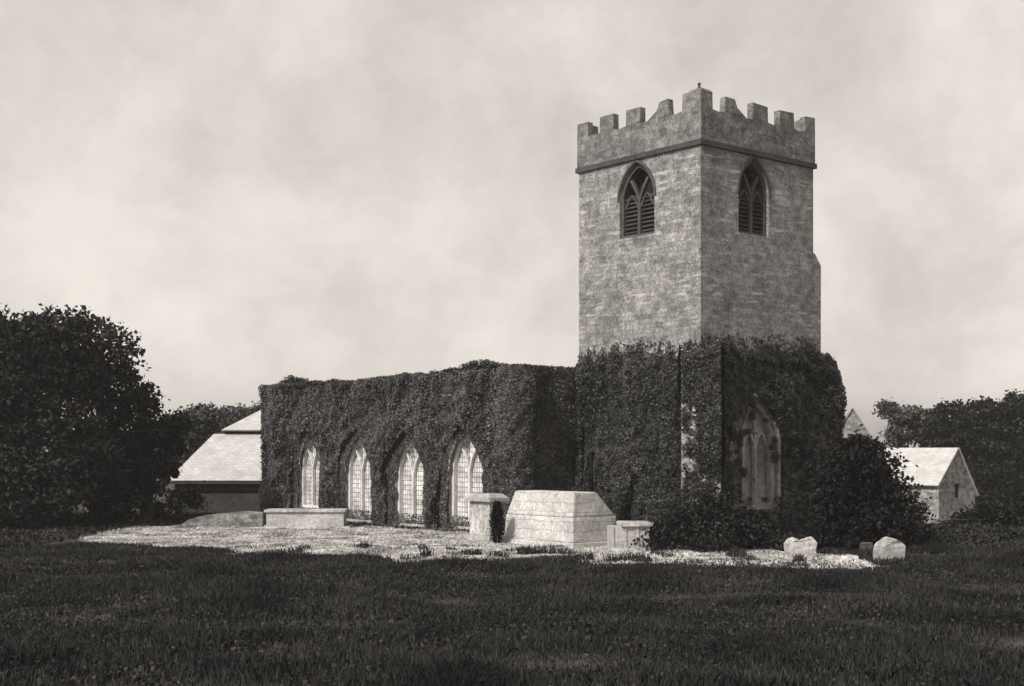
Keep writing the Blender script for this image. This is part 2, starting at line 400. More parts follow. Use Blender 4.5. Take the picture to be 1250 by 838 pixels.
# west window of the tower
c, w, z0, z1, zs = 2.72, 2.65, 1.0, 5.0, 3.4
bm = bmesh.new(); slab(bm, arch(c, w-.01, z0+.005, z1-.01, zs), [arch(c, w-.36, z0+.16, z1-.22, zs)], lambda u, z, d: mR(u, z, .14+d), .2)
for k in (-1, 1): sweep(bm, [(c+k*.33, z0+.1), (c+k*.33, zs+.55)], .11, mR, .16, .3)
for k in (-1, 0, 1): sweep(bm, [(c+k*.66-.3, zs-.1), (c+k*.66-.15, zs+.2), (c+k*.66, zs+.32), (c+k*.66+.15, zs+.2), (c+k*.66+.3, zs-.1)], .07, mR, .18, .29)
for k in (-1, 1): sweep(bm, [(c+k*.33, zs+.5), (c+k*.2, zs+.85), (c, zs+1.15), (c-k*.15, zs+1.4)], .07, mR, .17+.003*k, .28)
ww = finish('west_window', bm, plain('grey_tracery_stone', .34, .4, 6), church)
bm = bmesh.new(); oh = arch(c, w, z0+1.4, z1, zs, pad=.08)[2:]; sweep(bm, [(c+w/2+.08, z0)]+oh+[], .11, mR, -.07, .03); finish('hood_mould', bm, plain('grey_mould_stone', .42, .4, 6), ww)
bm = bmesh.new(); slab(bm, arch(c, w-.3, z0+.1, z1-.15, zs), [], lambda u, z, d: mR(u, z, .36+d), .03); finish('pane', bm, plain('mottled_grey_glass', .26, .5, 5, .4, .5), ww)  # mottled mid-grey pane colour
bm = bmesh.new(); slab(bm, arch(5.25, .55, 1.505, 3.195, 2.8, n=4), [], lambda u, z, d: mL(u, z, .1+d), .04); finish('slit_shade_sheet', bm, M['dark'], church)  # near-black sheet painting the shade inside the slit, not glazing
# buttresses
def buttress(name, at, dirv, wdt, proj, z1, slope, mat=M['tower']):
    d = Vector(dirv).normalized(); s = Vector((-d.y, d.x, 0)); at = Vector(at)
    bm = bmesh.new(); A = []
    prof = [(-.3, -.5), (proj, -.5), (proj, z1-slope), (-.3, z1+.12)]
    for k in (-1, 1): A.append([bm.verts.new(at+d*p+s*k*wdt/2+Vector((0, 0, z))) for p, z in prof])
    bm.faces.new(A[0]); bm.faces.new(A[1][::-1])
    for i in range(4): bm.faces.new((A[0][i], A[0][(i+1)%4], A[1][(i+1)%4], A[1][i]))
    return finish(name, bm, mat, church)
ptch = stone('pale_quoin_stone', .40, .5, .3, contrast=.3, stain=.45)
buttress('buttress', (.02, .02, 0), (-1, -1.0, 0), 1.3, .30, 6.45, .35, ptch)
bm = bmesh.new(); slab(bm, [(T+.002, -.5), (T+.46, -.5), (T+.46, 9.95), (T+.12, 10.35), (T+.002, 10.4)], [], lambda u, z, d: (u, .004+d, z), 1.3)
finish('buttress', bm, M['tower'], church)
bm = bmesh.new(); slab(bm, [(T+.462, -.5), (T+1.25, -.5), (T+1.25, 6.2), (T+.8, 6.6), (T+.462, 6.65)], [], lambda u, z, d: (u, .03+d, z), 1.25)
finish('buttress', bm, M['tower'], church)
# nave
NX, NY0, NY1, NZ = -3.1, T+.1, 24.0, 6.05
def mN(u, z, d): return (NX+d, u, z)
wins = [(6.4+2.6, 2.1, .24, 3.82), (6.4+6.25, 2.05, .2, 3.6), (6.4+9.95, 2.0, .22, 3.72), (6.4+13.9, 1.75, .55, 3.8)]
wh = [arch(c, w, a, b_, b_-1.5) for c, w, a, b_ in wins]
bm = bmesh.new()
slab(bm, [(NY0, -.4), (NY1, -.4), (NY1, NZ), (NY0, NZ)], wh, mN, .5)
box(bm, NX+.502, 9, NY0, NY0+.5, -.4, NZ); box(bm, NX+.502, 9, NY1-.5, NY1, -.4, NZ); box(bm, 8.5, 9, NY0+.502, NY1-.502, -.4, NZ)
nave = finish('nave_wall', bm, M['nave'], church)
bm = bmesh.new(); box(bm, NX+.2, 8.8, NY0+.2, NY1-.2, NZ-.35, NZ-.25); finish('roof', bm, M['lead'], church)
for (c, w, a, b_), h_ in zip(wins, wh):
    bm = bmesh.new(); zs = b_-1.5
    slab(bm, arch(c, w-.01, a+.005, b_-.01, zs), [arch(c, w-.26, a+.13, b_-.18, zs)], lambda u, z, d: mN(u, z, .12+d), .16)
    sweep(bm, [(c, a+.1), (c, zs+.05)], .09, mN, .13, .26)
    for s_ in (-1, 1):
        sweep(bm, [(c, zs), (c+s_*.16, zs+.5), (c+s_*.42, zs+.88)], .08, mN, .135+.004*s_, .25)
    wf = finish('window', bm, M['dress'], church)
    bm = bmesh.new(); slab(bm, arch(c, w-.2, a+.1, b_-.12, zs), [], lambda u, z, d: mN(u, z, .285+d), .03); finish('pane', bm, M['glass'], wf)
    bm = bmesh.new(); sweep(bm, arch(c, w, a+.1, b_, zs, pad=.02)[2:], .07, mN, -.02, .04); finish('hood_mould', bm, M['dress'], wf)
    bm = bmesh.new(); box(bm, NX-.08, NX+.27, c-w/2-.06, c+w/2+.06, a-.12, a+.004); finish('sill', bm, M['tomb2'], wf)

# ------------------------------------------------------------------ ivy
def fbm(P, s, o=0):
    return np.array([noise.noise(Vector((float(a)*s+o, float(b)*s, float(c)*s))) for a, b, c in P])
def inarch(u, z, c, w, a, b_, hs=1.5):
    du = np.abs(u-c)/(w/2); zs = b_-hs
    lim = np.where(z < zs, 1.0, np.clip(1-np.clip((z-zs)/hs, 0, 1)**1.7, 0, 1))
    return (du < lim) & (z > a) & (z < b_)
# nave ivy
Ps = []; Ns = []
n = 250000; u = NY0+rng.random(n)*(NY1-NY0+.15); z = rng.random(n)*(NZ+.25)
q3 = np.stack([u, z, np.zeros(n)], 1); nz_ = fbm(q3, .55); nf = fbm(q3, 2.3, 7)
th = .26+.50*nz_+.18*nf; th = np.clip(th, .04, .75)
keep = np.ones(n, bool)
for (c, w, a, b_) in wins:
    sh = .86+.14*nf
    ins = inarch(u, z, c, w*np.clip(sh+.14, .85, 1.08), a+.02, b_-.02)
    hang = (z > b_-.55) & (u > c+.05) & (rng.random(n) < .13)     # sprays hanging over the far side of the heads
    foot = (z < a+.4) & (rng.random(n) < .16) & (c < 19)
    keep &= ~ins | hang | foot
d = th*np.sqrt(rng.random(n))
edge_lim = np.ones(n)*9
for (c, w, a, b_) in wins:
    near = inarch(u, z, c, w+.9, a-.1, b_+.3); d = np.where(near, d*.22, d)
topf = NZ+.02+.10*nz_+.12*nf
keep &= z < topf
P = np.stack([NX-d, u, z], 1)[keep]; Ps.append(P); Ns.append(np.tile([-1, 0, .35], (len(P), 1)))
# crest over the top of the wall
n = 40000; u = NY0-.1+rng.random(n)*(NY1-NY0+.3); x = NX-.15+rng.random(n)*.9
q3 = np.stack([u, x, np.zeros(n)], 1); nz_ = fbm(q3, .6, 3); nf = fbm(q3, 2.5, 11)
bumpy = .38*np.exp(-((u-22.0)/.8)**2)+.26*np.exp(-((u-8.2)/1.8)**2)-.1*np.exp(-((u-17)/2.5)**2)-.25*np.clip((u-23.2), 0, 1)
hh = np.clip(.12+.16*nz_+.16*nf+bumpy, .02, 1)*rng.random(n)
Ps.append(np.stack([x, u, NZ-.05+hh], 1)); Ns.append(np.tile([-.3, 0, 1], (n, 1)))
# swollen growth round the outer corner
n = 60000; an = math.pi+rng.random(n)*math.pi*.5; z = rng.random(n)*(NZ+.1); q3 = np.stack([an*1.5, z, np.zeros(n)], 1)
R_ = 1.05+.22*fbm(q3, .7, 21)+.10*fbm(q3, 2.4, 4); top_ = np.clip((NZ+.1-z)/.5, 0, 1); R_ = R_*(.72+.28*np.sqrt(top_))-.22*rng.random(n)
Ps.append(np.stack([NX+.42+R_*np.cos(an), NY0+.42+R_*np.sin(an), z], 1)); Ns.append(np.stack([np.cos(an), np.sin(an), np.full(n, .35)], 1))
# west end of the aisle + far end
n = 44000; x = NX-.2+rng.random(n)*(3.3); z = rng.random(n)*(NZ+.15); q3 = np.stack([x, z, np.zeros(n)], 1)
th = np.clip(.2+.3*fbm(q3, .6, 5)+.12*fbm(q3, 2.5, 3), .04, .6)
Ps.append(np.stack([x, NY0-th*np.sqrt(rng.random(n)), z], 1)); Ns.append(np.tile([0, -1, .35], (n, 1)))
n = 12000; x = NX-.25+rng.random(n)*1.4; z = rng.random(n)*(NZ+.1)
Ps.append(np.stack([x, NY1+.28*rng.random(n), z], 1)); Ns.append(np.tile([0, 1, .35], (n, 1)))
o = leaves('ivy', np.concatenate(Ps), .085, M['ivy'], nrm=np.concatenate(Ns), loc=CO, rz=ANG)
tag(o, 'dense clipped ivy covering the whole nave wall around its four windows', 'ivy')
# tower ivy
Ps = []; Ns = []
def face(n, mp, u0, u1, ztop, nrm, seed, holes=(), thick=.22, strip=None):
    u = u0+rng.random(n)*(u1-u0); z = rng.random(n)*7.4
    q3 = np.stack([u, z, np.full(n, seed)], 1); a = fbm(q3, .6, seed); b_ = fbm(q3, 2.6, seed*2)
    lim = ztop+.22*a+.28*b_
    k = rng.random(n) < np.clip((lim-z)/.45, 0, 1)**1.3
    k |= (z < lim+.45) & (z > lim-.2) & (rng.random(n) < .10*np.clip(.45-(z-lim), 0, 1)/.45)
    for h in holes: k &= h(u, z, b_)
    if strip: lim = np.where(u > T+.3, ztop-.05-.75*np.clip((u-T-.55)/1.0, 0, 1)**2.2+.12*b_, lim); k &= (u < T+.3) | (z < lim)
    d = np.clip(thick+.28*a+.14*b_, .04, .6)*np.sqrt(rng.random(n))*np.clip((lim-z)*1.2+.25, .15, 1)
    P = np.array([mp(uu, zz, -dd) for uu, zz, dd in zip(u[k], z[k], d[k])])
    Ps.append(P); Ns.append(np.tile(nrm, (len(P), 1)))
def westhole(u, z, b_):
    ins = inarch(u, z, 2.72, 2.85, 1.0, 5.15, 1.7)
    return ~ins | ((b_ > .34-.42*np.clip((2.5-u)*.8, 0, 1)-.2*(z > 4.4)) & (rng.random(len(u)) < .6))
def slithole(u, z, b_): return ~((np.abs(u-5.22) < .20+.06*b_) & (z > 1.6) & (z < 3.1+.1*b_))
face(125000, mL, -.05, T+.05, 6.55, [-1, 0, .35], 2, [slithole])
face(150000, mR, -.05, T+1.5, 6.8, [0, -1, .35], 5, [westhole], strip=True)
face(22000, lambda u, z, d: (T+1.25-d, u, z), 0, 1.4, 6.1, [1, 0, .35], 9)
n = 9000; Pt = np.stack([T+rng.random(n)*1.35, rng.random(n)*1.4, np.zeros(n)], 1); Pt[:, 2] = 6.7-.75*np.clip((Pt[:, 0]-T-.45)/1.0, 0, 1)**2.2-.2*rng.random(n); Ps.append(Pt); Ns.append(np.tile([0, 0, 1], (n, 1)))
# on buttresses
def but_ivy(n, at, dirv, wdt, proj, ztop, seed, bare=None, thick=.22):
    d = Vector(dirv).normalized(); s = Vector((-d.y, d.x, 0)); dn = np.array(d); sn = np.array(s); at = np.array(at)
    u = rng.random(n)*(wdt+2*proj+.2)-(wdt+2*proj+.2)/2; z = rng.random(n)*(ztop+.3)
    q3 = np.stack([u, z, np.full(n, seed)], 1); a = fbm(q3, .8, seed); b_ = fbm(q3, 2.8, seed)
    lim = ztop+.15*a+.25*b_
    k = rng.random(n) < np.clip((lim-z)/.35, 0, 1)
    if bare is not None: k &= bare(u, z, b_)
    th = np.clip(thick+.2*a+.12*b_, .03, .6)*np.sqrt(rng.random(n))*np.clip((lim-z)*1.0+.3, .15, 1)
    w2 = wdt/2; P = np.zeros((n, 3)); NN = np.zeros((n, 3))
    front = np.abs(u) <= w2; sg = np.sign(u)[:, None]
    rd = np.clip((ztop-z)/.7, 0, 1); rd = np.sqrt(1-(1-rd)**2)*.75+.25       # shoulder rounds off at the top
    pf = (proj*rd+th)
    P = at+dn*pf[:, None]+sn*u[:, None]
    back = (np.abs(u)-w2)
    Pside = at+dn*((proj-back)*rd)[:, None]+sn*(sg*(w2+th[:, None]))
    P = np.where(front[:, None], P, Pside); NN = np.where(front[:, None], dn, sn*sg); NN[:, 2] += .35
    P[:, 2] = z; Ps.append(P[k]); Ns.append(NN[k])
def bareL(u, z, b_):    # pale stone shows down the left edge
    p = np.where(u > -.62, np.clip(.22+1.1*np.clip((z-4.3)*.5, 0, 1)+.8*b_+.75*np.clip((.30-u)/.5, 0, 1), .03, 1), 1.0)
    return rng.random(len(u)) < p
but_ivy(26000, (.02, .02, 0), (-1, -1, 0), 1.3, .24, 6.7, 3, lambda u, z, b_: bareL(-u, z, b_), .15)
but_ivy(9000, (0, T, 0), (-1, 1, 0), .5, .1, 6.4, 12, None, .2)
o = leaves('ivy', np.concatenate(Ps), .088, M['ivyt'], nrm=np.concatenate(Ns), loc=CO, rz=ANG)
tag(o, 'thick dark ivy wrapped round the lower half of the tower', 'ivy')

# ------------------------------------------------------------------ outbuilding on the left (two-tier slate roof)
def quad_obj(name, faces, mat, parent, th=.07, uv=True):
    """thick roof slopes; faces = list of vertex lists"""
    bm = bmesh.new(); uvl = bm.loops.layers.uv.new('UVMap')
    for f in faces:
        P = [Vector(p) for p in f]; nrm = geometry.normal(P)
        if nrm.z < 0: P = P[::-1]; nrm = -nrm
        t = Vector((-nrm.y, nrm.x, 0)); t = t.normalized() if t.length > 1e-4 else Vector((1, 0, 0)); b = nrm.cross(t)
        top = [bm.verts.new(p+nrm*th) for p in P]; bot = [bm.verts.new(p) for p in P]
        fs = [bm.faces.new(top), bm.faces.new(bot[::-1])]
        for i in range(len(P)): j = (i+1) % len(P); fs.append(bm.faces.new((bot[i], bot[j], top[j], top[i])))
        for ff in fs:
            for l in ff.loops: l[uvl].uv = (l.vert.co.dot(t), l.vert.co.dot(b))
    me = bpy.data.meshes.new(name); bm.to_mesh(me); bm.free(); return link(name, me, mat, parent)
shed = empty('outbuilding', (-12.5, 64, 0))
tag(shed, 'low dark outbuilding with bright two-tier slate roof beyond the nave end', 'building')
def rel(x, y, z, o=(-12.5, 64, 0)): return (x-o[0], y-o[1], z-o[2])
a0, a1, a2 = W(205, 588, 64), W(262, 531, 66), W(327, 530, 66)
b0, b1 = W(271, 529, 65.8), W(327, 498, 67.6)
XR = -8.2
low = [rel(a0.x, 64, a0.z), rel(XR, 64, a0.z), rel(XR, 66, a1.z), rel(a1.x, 66, a1.z)]
up = [rel(b0.x, 65.75, b0.z+.1), rel(XR, 65.75, b0.z+.1), rel(XR, 67.6, b1.z), rel(b1.x, 67.6, b1.z)]
lowh = [rel(a0.x, 64, a0.z), rel(a1.x, 66, a1.z), rel(a1.x, 69.3, a1.z), rel(a0.x, 71.3, a0.z)]
uph = [rel(b0.x, 65.75, b0.z+.1), rel(b1.x, 67.6, b1.z), rel(b0.x, 69.5, b0.z+.1)]
back = [rel(b0.x, 69.5, b0.z+.1), rel(b1.x, 67.6, b1.z), rel(XR, 67.6, b1.z), rel(XR, 69.5, b0.z+.1)]
lowb = [rel(a0.x, 71.3, a0.z), rel(a1.x, 69.3, a1.z), rel(XR, 69.3, a1.z), rel(XR, 71.3, a0.z)]
quad_obj('roof', [low, lowh, lowb], M['roof'], shed); quad_obj('roof', [up, uph, back], M['roof'], shed)
bm = bmesh.new(); o_ = rel(a0.x+.25, 64.3, 0); r_ = rel(XR, 71.0, 0)
box(bm, o_[0], r_[0], o_[1], r_[1], -.3, a0.z+.02); finish('wall', bm, M['shed'], shed)
bm = bmesh.new(); o_ = rel(a1.x+.2, 66.05, 0); r_ = rel(XR-.1, 69.2, 0)
box(bm, o_[0], r_[0], o_[1], r_[1], a0.z+.021, b0.z+.08); finish('upper_wall', bm, M['shed'], shed)
bm = bmesh.new(); q0 = rel(a0.x-.05, 63.88, a0.z-.12); q1 = rel(XR, 63.98, a0.z-.01); box(bm, q0[0], q1[0], q0[1], q1[1], q0[2], q1[2]); finish('gutter', bm, M['louvre'], shed)

# ------------------------------------------------------------------ cottages on the right
def cottage(name, label, base, rz, L, Wd, eh, rh, mat, rmat, ehb=None, win=True):
    """ridge along local -x from the gable at x=0; gable spans y 0..Wd"""
    o = empty(name, base, rz); ehb = ehb or eh
    bm = bmesh.new(); slab(bm, [(0, -1), (Wd, -1), (Wd, ehb), (Wd*.5, rh), (0, eh)],
                           [[(Wd*.5-.3, eh*.72), (Wd*.5+.3, eh*.72), (Wd*.5+.3, eh*.72+.9), (Wd*.5-.3, eh*.72+.9)]] if win else [],
                           lambda u, z, d: (-d, u, z), .35)
    box(bm, -L, -.352, 0, .35, -1, eh-.02); box(bm, -L, -.352, Wd-.35, Wd, -1, ehb-.02); box(bm, -L, -L+.35, .352, Wd-.352, -1, min(eh, ehb))
    finish('wall', bm, mat, o)
    k = .25; s1 = (rh-eh)/(Wd*.5); s2 = (rh-ehb)/(Wd*.5)
    quad_obj('roof', [[(.12, -k, eh-k*s1), (-L-.1, -k, eh-k*s1), (-L-.1, Wd*.5, rh), (.12, Wd*.5, rh)],
                      [(.12, Wd*.5, rh-.002), (-L-.1, Wd*.5, rh-.002), (-L-.1, Wd+k, ehb-k*s2), (.12, Wd+k, ehb-k*s2)]], rmat, o, .09)
    if win:
        zc = eh*.72; bm = bmesh.new()
        slab(bm, [(Wd*.5-.295, zc+.005), (Wd*.5+.295, zc+.005), (Wd*.5+.295, zc+.895), (Wd*.5-.295, zc+.895)],
             [[(Wd*.5-.22, zc+.08), (Wd*.5-.03, zc+.08), (Wd*.5-.03, zc+.82), (Wd*.5-.22, zc+.82)], [(Wd*.5+.03, zc+.08), (Wd*.5+.22, zc+.08), (Wd*.5+.22, zc+.82), (Wd*.5+.03, zc+.82)]],
             lambda u, z, d: (-.1-d, u, z), .06)
        w_ = finish('window', bm, M['louvre'], o)
        bm = bmesh.new(); box(bm, -.2, -.17, Wd*.5-.28, Wd*.5+.28, zc+.02, zc+.88); finish('pane', bm, M['dark'], w_)
    return tag(o, label, 'cottage')
cb = W(1146, 552, 80); cottage('cottage', 'small stone cottage with pale slate roof and gable window beside trees', (cb.x, cb.y, -2.3), math.radians(-47), 12, 4.4, 3.5, 5.55, M['cott'], M['roof'], 2.9)
cb = W(1046, 552, 98); c2 = cottage('barn', 'distant barn whose grey gable peeps out between tower ivy and yew', (cb.x, cb.y, -2.3), math.radians(-92), 8, 4.6, 4.9, 8.55, M['cott'], M['roof2'], None, False); c2['category'] = 'barn'
c2.location = W(1002, 552, 98); c2.location.z = -2.3

# ------------------------------------------------------------------ tombs and headstones
def obj_at(p): return Vector((p[0], p[1], float(gz(p[0], p[1]))))
t = empty('tomb', (1.94, 42, 0), ANG); tag(t, 'largest whitest block tomb with courses and chamfered top', 'tomb')
bm = bmesh.new(); taper(bm, (0, 2.0, 0, 3.47), (.04, 1.93, .06, 3.40), .16, .96); o = finish('body', bm, M['tomb'], t, bev=.03)
bm = bmesh.new(); taper(bm, (.04, 1.93, .06, 3.40), (.14, 1.10, .10, 3.05), .962, 1.76); o = finish('coping', bm, M['tomb'], t, bev=.07)
bm = bmesh.new(); box(bm, -.1, 2.1, -.1, 3.57, -.2, .158); finish('plinth', bm, M['tomb'], t, bev=.02)
t = empty('tomb', (-.75, 44.9, 0), ANG); tag(t, 'tall narrow pedestal tomb with overhanging cap left of the white block', 'tomb')
bm = bmesh.new(); box(bm, 0, .56, 0, 1.12, .2, 1.36); finish('body', bm, M['tomb3'], t, bev=.02)
bm = bmesh.new(); box(bm, -.14, .74, -.16, 1.28, 1.362, 1.50); taper(bm, (-.12, .72, -.14, 1.26), (.0, .56, .02, 1.1), 1.501, 1.63); finish('cap', bm, M['tomb2'], t, bev=.015)
bm = bmesh.new(); box(bm, -.1, .66, -.1, 1.22, -.2, .198); finish('plinth', bm, M['tomb2'], t, bev=.02)
t = empty('tomb', (3.0, 40.4, 0), math.radians(3)); tag(t, 'low flat-topped chest tomb right of the white block beside the dark bush', 'tomb')
bm = bmesh.new(); box(bm, 0, 1.2, 0, .8, .14, .78)
for k in (0.02, .4, .78, 1.10): box(bm, k, k+.09, -.035, .05, .141, .779)
finish('body', bm, M['tomb2'], t)
bm = bmesh.new(); box(bm, .30, 1.32, -.12, .92, .782, .91); finish('slab', bm, M['tomb3'], t, bev=.02)
bm = bmesh.new(); box(bm, -.1, 1.3, -.14, .9, -.2, .139); finish('plinth', bm, M['tomb3'], t, bev=.02)
# long low tomb and wall by the nave
p = W(325, 552, 52.5); t = empty('tomb', (p.x, 52.5, 0), math.radians(2)); tag(t, 'long low kerbed tomb in front of the farthest nave window', 'tomb')
bm = bmesh.new(); box(bm, 0, 3.05, 0, 1.2, .1, .66); finish('body', bm, M['tomb2'], t)
bm = bmesh.new(); box(bm, -.08, 3.13, -.08, 1.28, .662, .76); finish('slab', bm, M['tomb3'], t, bev=.015)
bm = bmesh.new(); box(bm, -.15, 3.3, -.3, 1.3, -.2, .098); finish('plinth', bm, M['tomb3'], t, bev=.015)
p = W(222, 552, 53.4); t = empty('low_wall', (p.x, 53.4, 0), math.radians(-1)); tag(t, 'low broken rubble wall below the outbuilding eaves', 'wall')
bm = bmesh.new(); slab(bm, [(0, -.2), (3.25, -.2), (3.25, .62), (2.6, .66), (1.7, .58), (.9, .5), (.3, .34), (0, .15)], [], lambda u, z, d: (u, d, z), .4)
finish('wall', bm, stone('rubble', .2, .35, .16, contrast=.4, streak=False), t)
def headstone(label, px, py, D, w, h, kind, mat, rz=0, tilt=0):
    p = W(px, py, D); z = float(gz(p.x, p.y))
    bm = bmesh.new()
    if kind == 'round': out = [(-w/2, -.2), (w/2, -.2), (w/2*1.02, h*.62)]+[(w/2*math.cos(a)*1.0, h*.62+h*.38*math.sin(a)) for a in np.linspace(.25, math.pi-.25, 9)]+[(-w/2*1.02, h*.62)]
    elif kind == 'twin': out = [(-w/2, -.2), (w/2, -.2), (w/2, h*.8), (w*.38, h*.97), (w*.2, h), (w*.05, h*.93), (-.02*w, h*.86), (-w*.12, h*.95), (-w*.28, h), (-w*.42, h*.9), (-w/2, h*.74)]
    else: out = [(-w/2, -.2), (w/2, -.2), (w/2, h), (-w/2, h*.93)]
    slab(bm, out, [], lambda u, z_, d: (u, d, z_), .14)
    bmesh.ops.triangulate(bm, faces=[f for f in bm.faces if len(f.verts) > 4])
    bmesh.ops.subdivide_edges(bm, edges=bm.edges[:], cuts=2, use_grid_fill=True)
    for v in bm.verts: v.co += Vector(noise.noise_vector(v.co*5+Vector((px, 0, 0))))*.065
    o = finish('headstone', bm, mat, None, (p.x, p.y, z), math.radians(rz)); o.rotation_euler.x = math.radians(tilt)
    return tag(o, label, 'headstone')
headstone('wide pale headstone with double-humped top between bush and yew', 977, 686, 37.2, .88, .68, 'twin', M['tomb3'], -12, -4)
headstone('mottled round-topped headstone at the right end of the pale strip', 1086, 691, 35.9, .80, .72, 'round', M['tomb2'], 10, 3)
headstone('small dim headstone tucked under the yew foliage', 1058, 673, 38.6, .34, .42, 'square', M['dressdark'], -5, 5)  # dark stone colour carries the shadow of the yew
headstone('tiny white stone under the great trees at the far left', 158, 626, 56, .32, .3, 'square', M['tomb3'], 12, -6)
p = W(1025, 684, 37.6); bm = bmesh.new(); box(bm, -.95, .95, -.45, .45, -.1, .13)
o = finish('grave_slab', bm, M['tomb3'], None, (p.x, p.y, float(gz(p.x, p.y))), math.radians(-4), bev=.03, rough=.02); tag(o, 'flat pale ledger slab lying in grass between two headstones', 'grave slab')

# ------------------------------------------------------------------ trees
def limb(bm, pts, r0, r1, seg=8):
    rings = []
    for i, p in enumerate(pts):
        p = Vector(p); q = Vector(pts[min(i+1, len(pts)-1)])-Vector(pts[max(i-1, 0)]); q.normalize()
        a = q.orthogonal().normalized(); b = q.cross(a); r = r0+(r1-r0)*i/(len(pts)-1)
        rings.append([bm.verts.new(p+(a*math.cos(2*math.pi*k/seg)+b*math.sin(2*math.pi*k/seg))*r) for k in range(seg)])
    for A, B in zip(rings, rings[1:]):
        for k in range(seg): bm.faces.new((A[k], A[(k+1)%seg], B[(k+1)%seg], B[k]))
    bm.faces.new(rings[0][::-1]); bm.faces.new(rings[-1])
def tree(name, label, cat, D, lobes, mat, base=None, leaf=.2, dens=1.0, group=None, trunk_r=.35, airy=False, zmin=None, cl=.36):
    """lobes: (px, py, rpx, depth offset) centres as seen from the path"""
    LB = [(np.array(W(px, py, D+dz)), r/F*(D+dz)) for px, py, r, dz in lobes]
    c = sum(l[0] for l in LB)/len(LB)
    bx, by = (base if base else (float(c[0]), float(c[1]))); bz = float(gz(bx, by))
    root = empty(name, (bx, by, bz)); tag(root, label, cat, group); off = np.array([bx, by, bz])
    P = []
    for C_, R in LB:
        K = max(6, int(15*R*R*dens)); dirs = rng.normal(size=(K, 3)); dirs /= np.linalg.norm(dirs, axis=1)[:, None]
        lump = np.array([noise.noise(Vector(d_)*2.2+Vector(C_)) for d_ in dirs])
        rr = R*(.86+.30*lump+.06*rng.random(K))-cl*.4
        if airy: rr = R*(.35+.65*rng.random(K)**.5)
        cc = C_+dirs*rr[:, None]*np.array([1, 1, .95])
        m_ = int(46*(cl/.36)); pts = cc[:, None, :]+rng.normal(size=(K, m_, 3))*(cl*(.5+rng.random((K, 1, 1))*.7)*np.array([.75, .75, .5])); P.append(pts.reshape(-1, 3))
        if not airy:
            ki = int(500*R*R*dens); d_ = rng.normal(size=(ki, 3)); d_ /= np.linalg.norm(d_, axis=1)[:, None]
            P.append(C_+d_*(R*(.35+.5*rng.random(ki)))[:, None])
    P = np.concatenate(P); g_ = gz(P[:, 0], P[:, 1]); P = P[P[:, 2] > g_+.02]
    leaves('crown', P-off, leaf, mat, root, up=.5)
    bm = bmesh.new(); top = Vector(c-off); n_ = len(LB)
    fork = Vector((top.x*.3, top.y*.3, max(.3, top.z*.45)))
    limb(bm, [(0, 0, -.3), (trunk_r*.2, 0, fork.z*.5), fork], trunk_r, trunk_r*.7)
    for C_, R in LB:
        q_ = Vector(C_-off); q_.z = max(q_.z, .3)
        mid = fork.lerp(q_, .5)+Vector((random.uniform(-.2, .2), random.uniform(-.2, .2), .1*R))
        limb(bm, [fork, mid, q_], trunk_r*.45, trunk_r*.12, 6)
        for k in range(3):
            d_ = Vector((random.gauss(0, 1), random.gauss(0, 1), random.gauss(.3, .7))).normalized()*R*.7
            limb(bm, [q_.lerp(mid, .3), q_+d_*.5+Vector((0, 0, .1)), q_+d_], trunk_r*.16, trunk_r*.04, 5)
    finish('trunk' if trunk_r > .1 else 'stem', bm, M['bark'], root)
    return root
tree('broadleaf_tree', 'tallest dark tree with domed crown at the left edge', 'tree', 54,
     [(40, 455, 88, 0), (108, 437, 64, 1), (75, 432, 60, 0), (-45, 480, 105, 1), (60, 560, 85, -1), (10, 600, 60, -2), (-60, 580, 80, 0)], M['dtree'], leaf=.17)
tree('broadleaf_tree', 'dark spreading tree between the domed tree and the slate roof', 'tree', 57,
     [(140, 478, 42, 0), (165, 520, 46, 0), (120, 560, 60, -1), (186, 545, 34, 1), (172, 590, 30, 0), (140, 600, 44, -1), (212, 545, 17, 2), (222, 518, 17, 2), (206, 575, 14, 1), (178, 486, 20, 1), (210, 522, 20, 1)], M['dtree'], leaf=.17)
tree('small_tree', 'pale hazy tree showing over the hip of the slate roof', 'tree', 84, [(246, 520, 30, 0), (268, 522, 26, 0), (238, 560, 34, 0), (262, 560, 30, 0)], M['mtree'], leaf=.24, cl=.45)
tree('small_tree', 'low ragged tree behind the outbuilding ridge at the nave corner', 'tree', 88, [(296, 520, 28, 0), (320, 512, 24, 0), (345, 510, 22, 0), (300, 560, 30, 0)], M['mtree'], leaf=.24, cl=.45)
tree('shrub', 'dark shrub below the trees at the left of the low wall', 'shrub', 58, [(215, 612, 18, 0), (190, 622, 16, 0), (160, 612, 20, 1), (120, 620, 20, 0), (238, 610, 14, 0)], M['dtree'], leaf=.13, trunk_r=.06)
tree('yew', 'big black bushy yew at the right of the tower', 'yew', 41.5, [(1050, 574, 50, 0), (1050, 556, 30, 0), (1038, 615, 54, 0), (1082, 618, 42, -.5), (1018, 592, 34, 1), (1020, 650, 38, -.5), (1062, 652, 44, -1), (1090, 652, 30, -1), (1068, 590, 36, 0)], M['yew'], leaf=.12, dens=2.6, trunk_r=.22, cl=.24)
tree('shrub', 'wide low dark bush at the foot of the tower corner', 'shrub', 41.0, [(850, 634, 44, 0), (893, 642, 42, 0), (820, 648, 32, -.5), (925, 656, 26, 0), (872, 652, 36, -1), (797, 662, 20, -.5), (872, 620, 26, .5)], M['bush'], leaf=.10, dens=2.4, trunk_r=.08, cl=.24)
tree('shrub', 'rounded dark shrub between the yew and the cottage', 'shrub', 45, [(1122, 625, 18, 0), (1112, 650, 22, 0), (1132, 652, 14, 0)], M['bush'], leaf=.11, dens=1.7, trunk_r=.07, cl=.25)
